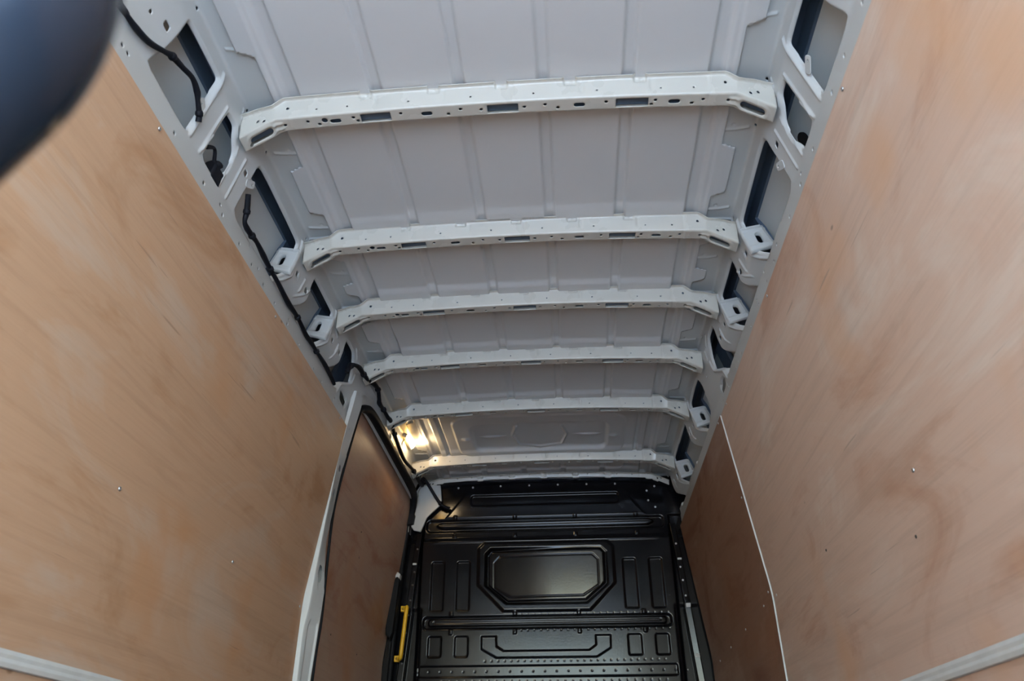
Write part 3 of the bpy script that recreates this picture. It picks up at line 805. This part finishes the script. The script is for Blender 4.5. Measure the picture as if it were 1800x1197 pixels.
bm_ = bow_mesh()
words = ['roof bow nearest the camera, white steel with slots along its underside',
         'second white roof bow from the camera, at the end of the longest ribbed bay',
         'third white roof bow from the camera, between the second and the fourth',
         'fourth white roof bow from the camera, level with the top of the sliding door pillar',
         'fifth white roof bow from the camera, just before the lamp-lit roof bay',
         'sixth white roof bow from the camera, warmly lit, just beyond the glowing lamp']
lx = np.linspace(-.775, .775, 60)
LV, LF = [], []
for k, x in enumerate(lx):
    zl = 2.21-.02*(min(abs(x), .675)/.675)**2-.38*max(0, abs(x)-.675)
    yl = .22*max(0, abs(x)-.675)
    LV += [(x, yl+.003, zl+.055), (x, yl+.005, zl+.014), (x, yl+.045, zl+.014), (x, yl+.050, zl+.055)]
    if k:
        for j in range(3): LF.append(((k-1)*4+j, k*4+j, k*4+j+1, (k-1)*4+j+1))
shade_liner_me = rawmesh('bow_shade_liner', LV, LF, ECOAT_SHADE, smooth=False)  # added dark liner paints the shade inside the bow slots
for i, y in enumerate(BOWS):
    o = bpy.data.objects.new('roof_bow', bm_)
    COL.objects.link(o)
    o.location = (0, y, 0)
    ln = bpy.data.objects.new('bow_shade_liner', shade_liner_me)
    COL.objects.link(ln)
    ln.parent = o
    tag(o, words[i], 'roof bow', 'roof bows across the ceiling')
o = link('roof_bow', bow_mesh(True))
o.location = (0, YH, .012)
tag(o, 'thin white roof header with scalloped edge along the top of the black bulkhead', 'roof bow', 'roof bows across the ceiling')

# ================================================================ PLYWOOD
screw_me = dome_mesh('screw', .0055, .003, STEEL)
dark_me = dome_mesh('screw', .0042, .002, DARKS)
def wall_x(z, off=0.):
    z = np.asarray(z, dtype=float)
    return np.where(z > 1.155, .9245-(z-1.155)*(.0925/.757), .925)+off
def ply(side, y0, y1, z0, z1, off, th, m, name, parent, edge=PLYEDGE, lab=None):
    """sheet that follows the bent wall; off moves it outwards"""
    zs = sorted(set([z0, z1]+[z for z in (1.12, 1.145, 1.165, 1.19) if z0 < z < z1]))
    def xw(z):
        if z <= 1.12: return .925
        if z >= 1.19: return .9245-(z-1.155)*.12219
        return float(.925-.12219*max(0, z-1.155)-.0016*(1-abs(z-1.155)/.035))
    V, F, MI = [], [], []
    for z in zs:
        for t in (0, th):
            for y in (y0, y1): V.append((side*(xw(z)+off+t), y, z))
    n = len(zs)
    for i in range(n-1):
        a = i*4; b = a+4
        F += [(a, a+1, b+1, b), (a+2, b+2, b+3, a+3), (a, b, b+2, a+2), (a+1, a+3, b+3, b+1)]
        MI += [0, 0, 1, 1]
    F += [(0, 2, 3, 1), ((n-1)*4, (n-1)*4+1, (n-1)*4+3, (n-1)*4+2)]; MI += [1, 1]
    if side < 0: F = [f[::-1] for f in F]
    me = rawmesh(name, V, F, m, smooth=False, mats=[m, edge], mi=MI)
    o = link(name, me, parent)
    if lab: o['label'] = lab
    return o
def screws(parent, side, pts, off=0., me=None):
    for y, z in pts:
        x = float(wall_x(z))+off-.0015
        n = (-side, 0, -.12 if z > 1.155 else 0)
        put('screw', me or screw_me, parent, (side*x, y, z), n)

pl = ply(-1, REAR, 3.118, .703, 1.912, 0, .012, PLY_L, 'plywood_panel', wall_l, PALE, 'large tan plywood sheet on the left wall')
for sd, par in ((-1, wall_l), (1, wall_r)):
    link('edge_strip', prism('edge_strip', [(sd*.921, .672), (sd*.918, .680), (sd*.9205, .687), (sd*.918, .694), (sd*.921, .702), (sd*.945, .702), (sd*.945, .672)], 'y', REAR, 3.118, PALE), par)
screws(pl, -1, [(1.70, 1.10), (2.40, 1.112), (1.315, 1.897), (2.178, 1.893), (3.01, 1.900), (3.085, 1.12), (.55, 1.10), (.45, 1.897)])
pll = ply(-1, REAR, 3.118, .02, .671, .006, .012, PLY_L, 'plywood_panel', wall_l, lab='low tan plywood sheet under the pale edge on the left')
pr = ply(1, REAR, 3.131, .703, 1.912, 0, .012, PLY_R, 'plywood_panel', wall_r, PALE, 'large pinkish plywood sheet on the right wall')
screws(pr, 1, [(1.70, 1.092), (1.315, 1.897), (2.178, 1.893), (3.00, 1.900), (3.079, 1.13), (.55, 1.10)])
screws(pr, 1, [(2.403, 1.11), (1.776, .964)], me=dark_me)
prl = ply(1, REAR, 3.131, .02, .671, .006, .012, PLY_R, 'plywood_panel', wall_r, lab='low plywood sheet under the pale edge on the right')
pf = ply(1, 3.139, YB-.005, .02, 1.912, -.004, .012, PLY_F, 'plywood_panel', wall_r, PALE, 'reddish plywood sheet, shade painted in, beyond the joint on the right wall')
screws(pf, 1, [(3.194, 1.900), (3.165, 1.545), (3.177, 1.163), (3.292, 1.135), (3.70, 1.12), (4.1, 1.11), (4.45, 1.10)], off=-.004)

# ================================================================ SLIDING DOOR (left)
door = link('door_1', prism('door_1', [(-1.012, 0.02), (-1.012, 1.2), (-.955, 1.95), (-.90, 2.12), (-.895, 2.12), (-.950, 1.95), (-1.004, 1.2), (-1.004, .02)], 'y', 3.16, 4.69, SKIN))
tag(door, kind='structure')
dp = ply(-1, 3.17, 4.685, .05, 2.112, .024, .010, PLY_D, 'plywood_panel', door, lab='brown plywood sheet on the inside of the sliding door')
screws(dp, -1, [(3.62, 1.11), (4.10, 1.10), (3.75, 1.62)], off=.024, me=dark_me)

# pillar at the rear edge of the sliding door
def pillar():
    zz = np.arange(.0, 2.10, .010)
    zk = [.0, .853, 1.042, 1.128, 1.246, 1.484, 1.752, 1.922, 2.02, 2.11]
    rx_ = [-.912, -.907, -.909, -.897, -.891, -.874, -.852, -.829, -.812, -.800]     # ridge
    bx_ = [-.938, -.936, -.936, -.934, -.930, -.905, -.866, -.845, -.832, -.822]     # where the rear face meets the sheet
    ek = [.0, .864, 1.099, 1.231, 1.312, 1.421, 1.554, 1.643, 1.757, 1.995, 2.05]
    ex_ = [-.884, -.879, -.870, -.867, -.877, -.884, -.870, -.863, -.850, -.806, -.795]  # door-side edge at Y 3.21
    r = np.interp(zz, zk, rx_); b = np.interp(zz, zk, bx_); e = np.interp(zz, ek, ex_)
    k = np.ones(5)/5
    e = np.convolve(np.pad(e, 2, 'edge'), k, 'valid'); r = np.convolve(np.pad(r, 2, 'edge'), k, 'valid')
    def pos(U, V):
        # U 0..1 rear face, 1..2 inner face, 2..3 return into the doorway
        R_ = np.interp(V, zz, r); B_ = np.interp(V, zz, b); E_ = np.interp(V, zz, e)
        u1 = np.clip(U, 0, 1); u2 = np.clip(U-1, 0, 1); u3 = np.clip(U-2, 0, 1)
        X = B_+(R_-B_)*u1+(E_-R_)*u2-.075*u3
        Y = 3.12+.004*u1+.086*u2+.014*u3
        return np.stack([X, Y, V], -1)
    def sm(U, V): return (pos(U-.07, V)+pos(U, V)+pos(U+.07, V))/3
    def hole(U, V):
        H = np.full(U.shape, .05)
        for uc, zc, ru, rz in ((1.55, 1.728, .16, .014), (1.42, 1.600, .22, .032), (1.45, 1.268, .22, .036), (1.35, 1.91, .07, .006)):
            d = (np.hypot((U-uc)/ru, (V-zc)/rz)-1)*min(rz, .02)
            H = np.minimum(H, d)
        return H
    def hf(U, V):
        d = sd_box((U-1)*.09, V, .022, .078, .55, 1.075, .012)
        h = -.006*(1-sstep(-.004, .002, d))
        d2 = sd_box((U-1)*.09, V, .030, .12, 1.21, 1.75, .012)
        h += -.003*(1-sstep(-.004, .002, d2))
        h -= .002*sstep(1.800, 1.803, V)*(U > 1)
        return h
    us = np.arange(0, 3.001, .035)
    return panel('door_pillar', us, zz, sm, WHITE, hole=hole, hfun=hf, flip=False)
dpil = link('door_pillar', pillar())
tag(dpil, 'tall white steel pillar between the left plywood wall and the sliding door', 'pillar')

# black weather seal round the sliding door opening
pts = [(-.884, 3.232, .05), (-.884, 3.232, .86), (-.876, 3.232, 1.10), (-.880, 3.232, 1.31), (-.880, 3.232, 1.55), (-.855, 3.232, 1.76), (-.823, 3.240, 1.99)]
corner = []
for y, s in ((3.262, .262), (3.31, .292), (3.39, .312), (3.6, .318), (4.0, .318), (4.35, .318), (4.52, .312), (4.60, .285), (4.645, .235)):
    p, n = pt_frame(y, s, -1, .006); corner.append(tuple(p))
pts2 = [(-.852, 4.672, 1.93), (-.868, 4.680, 1.80), (-.885, 4.682, 1.5), (-.900, 4.684, 1.1), (-.905, 4.684, .6), (-.905, 4.684, .05)]
seal_me = tube('door_seal', pts+corner+pts2, [.006]*6+[.008, .014, .021, .024]+[.024]*5+[.022, .018]+[.015]*5+[.012], BLACKR, seg=10, sub=5)
seal = link('door_seal', seal_me)
tag(seal, 'thick black rubber seal running round the sliding door opening', 'seal')
jamb = link('trim_6', prism('trim_6', [(-1.0, 4.695), (-.912, 4.690), (-.902, 4.725), (-.95, 4.77), (-1.0, 4.77)], 'z', 0, 1.95, BLACK, .004))
tag(jamb, kind='structure')
blk = link('seal_clip', prism('seal_clip', [(-.862, 1.93), (-.815, 1.945), (-.808, 2.00), (-.83, 2.035), (-.86, 2.02)], 'y', 4.635, 4.675, BLACKR, .004), seal)

# white gusset where the left frame meets the bulkhead
gus = link('gusset_plate', prism('gusset_plate', [(-.857, 2.10), (-.790, 2.20), (-.66, 2.20), (-.645, 2.077), (-.736, 1.991), (-.770, 1.90), (-.815, 1.91), (-.862, 1.98)], 'y', 4.668, 4.684, WHITE, .004))
tag(gus, 'white triangular gusset plate in the corner between sliding door and bulkhead', 'plate')

# ================================================================ BULKHEAD
def bulk_h(U, V):
    A = np.abs(U)
    h = np.zeros(U.shape)
    w = .0045
    def pad(d, a, ww=w): return a*(1-sstep(-ww*1.6, ww*.4, d))
    R_ = lambda d, ww: np.exp(-(d/ww)**2)
    # top recessed field
    h += pad(sd_poly(U, V, [(-.63, 1.99), (-.50, 2.155), (.50, 2.155), (.63, 1.99)]), .004, .006)
    h += pad(sd_box(U, V, -.47, .47, 2.068, 2.142, .025), -.010, .007)
    # upper swage
    h += pad(sd_box(U, V, -.745, .735, 1.905, 1.985, .03), -.012, .008)
    h += pad(sd_box(U, V, -.70, .69, 1.925, 1.970, .070), .014, .006)
    h += .004*R_(sd_seg(U, V, (-.66, 1.948), (.66, 1.951))-.006, .0025)
    # shoulder below
    h += .010*sstep(1.870, 1.862, V)*0
    h += .012*(1-sstep(1.84, 1.872, V))
    h += .004*R_(V-1.842, .006)*(1-sstep(.66, .70, A))
    # window blank, nested
    def win(x, zt, zb, c, cz):
        return [(-x, zt-.03), (-x+.03, zt), (x-.03, zt), (x, zt-.03), (x, zb+cz), (x-c, zb), (-x+c, zb), (-x, zb+cz)]
    dO = sd_poly(U, V, win(.402, 1.822, 1.428, .150, .150))-.012
    dM = sd_poly(U, V, win(.362, 1.787, 1.468, .125, .105))-.008
    dI = sd_poly(U, V, win(.308, 1.738, 1.512, .092, .055))-.006
    h += pad(dO, .012, .010)+pad(dM, -.018, .009)+pad(dM+.018, .012, .006)+.0032*R_(dI, .0035)*-1
    h += np.where(dM < 0, np.clip(-dM/.02, 0, 1)*(.065*(V-1.62)-.14*(U-.22)**2+.016), 0)  # tilt and bulge added to shape the blank's reflection: doorway glow, darker left
    # tall bars each side
    for x0, x1 in ((.458, .540), (.614, .696)):
        h += pad(sd_box(A, V, x0, x1, 1.428, 1.721, .014), -.008)
        h += pad(sd_box(A, V, x0, x1, 1.172, 1.289, .014), -.008)
    # mid swage
    h += pad(sd_box(U, V, -.735, .722, 1.325, 1.400, .03), -.014, .009)
    h += pad(sd_box(U, V, -.70, .69, 1.340, 1.386, .02), .014, .006)
    h += -.004*R_(sd_seg(U, V, (-.66, 1.364), (.65, 1.366))-.005, .0025)
    # clip notches
    for x in (.187, .563):
        for z in (1.995, 1.882, 1.410, 1.309):
            h += .006*(1-sstep(-.001, .002, sd_box(A, V, x-.009, x+.009, z-.013, z+.013, .002)))
    # U shaped swage
    Up = [(-.383, 1.285), (-.297, 1.285), (-.294, 1.229), (-.253, 1.205), (.236, 1.205), (.277, 1.232), (.276, 1.285), (.363, 1.285), (.361, 1.215), (.281, 1.168), (-.296, 1.168), (-.382, 1.215)]
    h += pad(sd_poly(U, V, Up)-.002, -.009)
    # long low bars
    for z0, z1 in ((1.064, 1.128), (.86, .93), (.66, .73), (.40, .56)):
        h += pad(sd_box(U, V, -.748, .728, z0, z1, .014), -.008)
    for k in range(24):
        xk = -.72+k*.0665
        h += -.003*R_(np.hypot(U-xk+.03, V-1.096), .0034)
    # spot-weld dimple rows
    for zz, x0, x1, n in ((1.4045, -.19, .70, 24), (1.3155, -.19, .70, 24), (1.150, -.36, .66, 28), (1.045, -.6, .66, 30)):
        for k in range(n):
            xx = x0+(x1-x0)*k/(n-1)
            mk = (np.abs(U-xx) < .012) & (np.abs(V-zz) < .012)
            h[mk] -= .0018*R_(np.hypot(U[mk]-xx, V[mk]-zz), .0035)
    # side return
    h += -.030*sstep(.752, .775, A)*(V < 1.99)
    h += .034*sstep(1.46, 1.44, V)*0
    h += -.010*sstep(.735, .750, A)*(1-sstep(1.43, 1.46, V))
    return h
def bulk_out(U, V):
    xo = np.interp(V, [0, .5, 1.035, 1.72, 1.907, 2.0, 2.25], [.90, .885, .862, .812, .798, .775, .755])
    H = np.minimum(xo+.03-np.abs(U), 2.235-V)
    for x in (.08, .0, .0): pass
    return np.clip(H, -.05, .05)
bu = np.arange(-.94, .941, .0036); bv = np.concatenate([np.arange(0, 1.0, .008), np.arange(1.0, 2.24, .0036)])
def bulk_pos(U, V): return np.stack([U, np.full(U.shape, YB), V], -1)
bulk = link('wall_front', panel('wall_front', bu, bv, bulk_pos, BLACK, hfun=bulk_h, flip=False))
tag(bulk, 'black pressed-steel bulkhead closing the front of the load space', kind='structure')

# bolted flange strips down both edges
for side in (-1, 1):
    us = np.linspace(0, 1, 12); vs = np.arange(.05, 1.93, .006)
    xo = lambda V: np.interp(V, [0, .5, 1.035, 1.72, 1.907, 2.0], [.915, .897, .868, .815, .800, .78])
    xi = lambda V: xo(V)-.036-.006*(V < 1.45)
    def pos(U, V): return np.stack([side*(xi(V)+(xo(V)-xi(V))*U), YB-.016+.010*np.abs(U-.5)**3*0, ][:1]+[np.full(U.shape, YB-.016), V], -1)
    me = panel('edge_flange', us, vs, pos, BLACK, hole=lambda U, V: np.full(U.shape, 1.), hfun=lambda U, V: .007*U*(1-sstep(1.42, 1.50, V))*(side > 0)-.006*(U > .95)-.006*(U < .05), back=.012, flip=(side < 0))  # tilt added on lower right strip to catch the sky's reflection
    fl = link('edge_flange', me, bulk)
    rv = dome_mesh('rivet', .006, .003, STEEL if side > 0 else DARKS)
    for z in (1.80, 1.66, 1.583, 1.494, 1.409, 1.309, 1.196, 1.142, 1.046, .93, .80):
        xx = side*(float(xo(z))-.020)
        put('rivet', rv, fl, (xx, YB-.016, z), (0, -1, 0))
    zs_ = [1.708, 1.439, 1.165] if side > 0 else [1.708]
    for z in zs_:
        xx = side*(float(xo(z))-.016)
        w_ = .013 if z < 1.6 else .012; hz = .012 if z < 1.6 else .006
        link('edge_clip', prism('edge_clip', [(xx-w_, z-hz), (xx+w_, z-hz), (xx+w_, z+hz), (xx-w_, z+hz)], 'y', YB-.022, YB-.0155, GREYC, .002), bulk)
rvt = dome_mesh('rivet', .0065, .004, STEEL)
for x, z in ((.645, 2.143), (.649, 2.080), (.689, 2.036), (.695, 2.171), (-.55, 2.192), (-.456, 2.194), (-.278, 2.197), (-.095, 2.198), (.088, 2.198), (.27, 2.197), (.45, 2.194)):
    put('rivet', rvt, bulk, (x, YB-.0005, z), (0, -1, 0))

# ================================================================ SMALL THINGS
# yellow grab handle
gh = empty('grab_handle', (-.840, 4.69, 1.30))
tag(gh, 'yellow grab handle bolted upright to the left edge of the black bulkhead', 'handle')
bar = tube('grip', [(-.846, 4.682, 1.445), (-.828, 4.668, 1.447), (-.820, 4.645, 1.440), (-.822, 4.640, 1.40), (-.828, 4.640, 1.30), (-.834, 4.640, 1.21), (-.837, 4.645, 1.172), (-.846, 4.668, 1.163), (-.862, 4.682, 1.165)],
           [.010, .011, .0115, .0115, .0115, .0115, .0115, .011, .010], YELLOW, seg=14)
link('grip', bar, gh)
for x, z in ((-.848, 1.442), (-.866, 1.166)):
    mo = link('mount_plate', prism('mount_plate', [(x-.015, z-.017), (x+.015, z-.017), (x+.015, z+.017), (x-.015, z+.017)], 'y', 4.678, 4.699, YELLOW, .003), gh)
    put('bolt', dome_mesh('bolt', .007, .004, DARKS), mo, (x, 4.678, z), (0, -1, 0)) if False else None
    b_ = put('bolt', dome_mesh('bolt', .007, .004, DARKS), gh, (x, 4.678, z), (0, -1, 0))
# black door latch cover left of the bulkhead
lt = empty('latch_cover', (-.90, 4.66, 1.45))
tag(lt, 'long black plastic latch cover upright beside the left edge of the bulkhead', 'latch')
lm = prism('cover', [(-.905, 1.58), (-.885, 1.615), (-.866, 1.60), (-.876, 1.44), (-.886, 1.30), (-.900, 1.262), (-.925, 1.285), (-.930, 1.33), (-.918, 1.46)], 'y', 4.60, 4.662, BLACKR, .008)
link('cover', lm, lt)
link('end_cap', prism('end_cap', [(-.902, 1.60), (-.884, 1.642), (-.866, 1.628), (-.868, 1.598), (-.885, 1.612)], 'y', 4.606, 4.656, GREYC, .003), lt)

# interior lamp
P0 = Vector((-.752, 4.10, 2.270))
nl = Vector((1, 0, -.57)).normalized()
tl = Vector((0, 1, 0)); bl = nl.cross(tl).normalized()
if bl.z < 0: bl = -bl
lamp = empty('interior_lamp', P0)
tag(lamp, 'small rectangular interior lamp, switched on and glowing warm, left of the roof', 'lamp')
def slab(name, a, b, d0, d1, m, rr=.012):
    V, F = [], []
    K_ = 6
    ring = []
    for cx, cy, a0 in ((a-rr, b-rr, 0), (-a+rr, b-rr, 90), (-a+rr, -b+rr, 180), (a-rr, -b+rr, 270)):
        for k in range(K_+1):
            t = R(a0+90*k/K_); ring.append((cx+rr*math.cos(t), cy+rr*math.sin(t)))
    n = len(ring)
    for d, s in ((d0, 1), (d1*.8+d0*.2, 1), (d1, .93)):
        for x, y in ring: V.append(P0+tl*x*s+bl*y*s+nl*d)
    for j in range(2):
        for k in range(n): F.append((j*n+k, j*n+(k+1) % n, (j+1)*n+(k+1) % n, (j+1)*n+k))
    F.append(tuple(range(2*n, 3*n))); F.append(tuple(range(n))[::-1])
    me = rawmesh(name, V, F, m, smooth=False)
    return link(name, me, lamp)
slab('housing', .100, .030, -.02, .006, HOUS)
slab('lens', .078, .0225, .004, .016, LENS)
wire = tube('wire', [P0+tl*-.05-bl*.03-nl*.01, P0+tl*-.075-bl*.065+nl*.004, P0+tl*.0-bl*.085+nl*.004, P0+tl*.07-bl*.075-nl*.006], .0028, CABLE, seg=8)
link('wire', wire, lamp)
# the light the lamp gives off, just in front of its lens
ld = bpy.data.lights.new('lamp_bulb', 'POINT')
ld.energy = .5
ld.color = (1, .72, .40)
ld.shadow_soft_size = .02
lo = bpy.data.objects.new('lamp_bulb', ld)
COL.objects.link(lo)
lo.parent = lamp
lo.location = nl*.085+Vector((0, 0, .008))
ld2 = bpy.data.lights.new('lamp_spill', 'POINT')
ld2.energy = .22
ld2.color = (1, .55, .12)
ld2.shadow_soft_size = .008
lo2 = bpy.data.objects.new('lamp_spill', ld2)
COL.objects.link(lo2)
lo2.parent = lamp
lo2.location = tl*-.04-bl*.055+nl*.02

# wiring harnesses
labs = ['black taped cable drooping across the open bay nearest the camera, top left',
        'long black taped cable running along the left rail below the roof bows',
        'black taped cable snaking from the door pillar past the lamp to the bulkhead']
rads = [.0078, .0085, .0105]
for i, c in enumerate(DATA['cables']):
    pts = []
    for k, (y, s) in enumerate(c):
        y = min(y, 4.66)
        p, n = pt_frame(y, s, -1, .013 if i == 0 else (.010 if i == 1 else .012))
        p = CAM+(p-CAM)*(1-(0, .003, .011)[i])
        pts.append(tuple(p))
    if i == 2: pts[-1] = (-.655, 4.655, 2.075); pts.append((-.60, 4.690, 2.05))
    if i == 0: pts[0] = (pts[1][0], pts[1][1]-.35, pts[1][2]-.06)
    rr = [rads[i]*(1+.18*math.sin(k*2.3)) for k in range(len(pts))]
    cb = empty('cable', pts[len(pts)//2])
    link('cable_sleeve', tube('cable_sleeve', pts, rr, CABLE, seg=10, sub=8), cb)
    tag(cb, labs[i], 'cable', 'black cable looms along the left frame')
    # tape wraps / clips
    for k in range(1, len(pts)-1, 3 if i else 5):
        a = Vector(pts[k]); b = Vector(pts[k+1]); t = (b-a).normalized()
        link('cable_clip', tube('cable_clip', [a-t*.009, a-t*.003, a+t*.006, a+t*.010], [rads[i]*1.0, rads[i]*1.45, rads[i]*1.45, rads[i]], CABLE, seg=8, smooth_path=False), cb)
# connector inside the small opening of the first pillar
cn = empty('cable_connector', (-.83, 1.60, 2.06))
tag(cn, 'black plug connector with short lead inside the small opening behind the cable, top left', 'connector')
q = [pt_frame(y, s, -1, -.020)[0] for y, s in ((1.545, .262), (1.575, .285), (1.600, .262), (1.615, .240), (1.625, .270))]
link('lead', tube('lead', q, [.007, .005, .006, .009, .014], CABLE, seg=10), cn)
p, n = pt_frame(1.632, .232, -1, -.070)
link('plug', prism('plug', [(-.872, 2.008), (-.838, 2.002), (-.828, 2.046), (-.846, 2.064), (-.868, 2.056)], 'y', 1.592, 1.650, CABLE, .006), cn)

# out-of-focus dark bar right in front of the camera, top left
def at(px, py, dist):
    v = Vector(((px-900)/1359.6, -(py-598.5)/1359.6, -1))*dist
    return cam.matrix_world @ v
base = at(60, -40, .30)
pts = [(at(70, -700, .32)), at(55, -260, .31), at(52, -40, .30), at(0, 90, .30), at(-95, 200, .305), at(-210, 330, .32), at(-420, 620, .36)]
hb = empty('curved_bar', pts[0])
tag(hb, 'blurred dark blue-black curved bar close to the camera, top left corner', 'bar')
link('bar_body', tube('bar_body', pts, [.030, .0315, .0325, .0315, .030, .029, .03], GLOSSB, seg=28), hb)

# rear door surround (behind the camera)
for nm, x0, x1, z0, z1 in (('trim_2', -1.03, -.88, 0, 2.31), ('trim_3', .88, 1.03, 0, 2.31), ('trim_4', -.88, .88, 2.16, 2.31)):
    tag(link(nm, prism(nm, [(x0, z0), (x1, z0), (x1, z1), (x0, z1)], 'y', REAR-.06, REAR, WHITE, .006)), kind='structure')
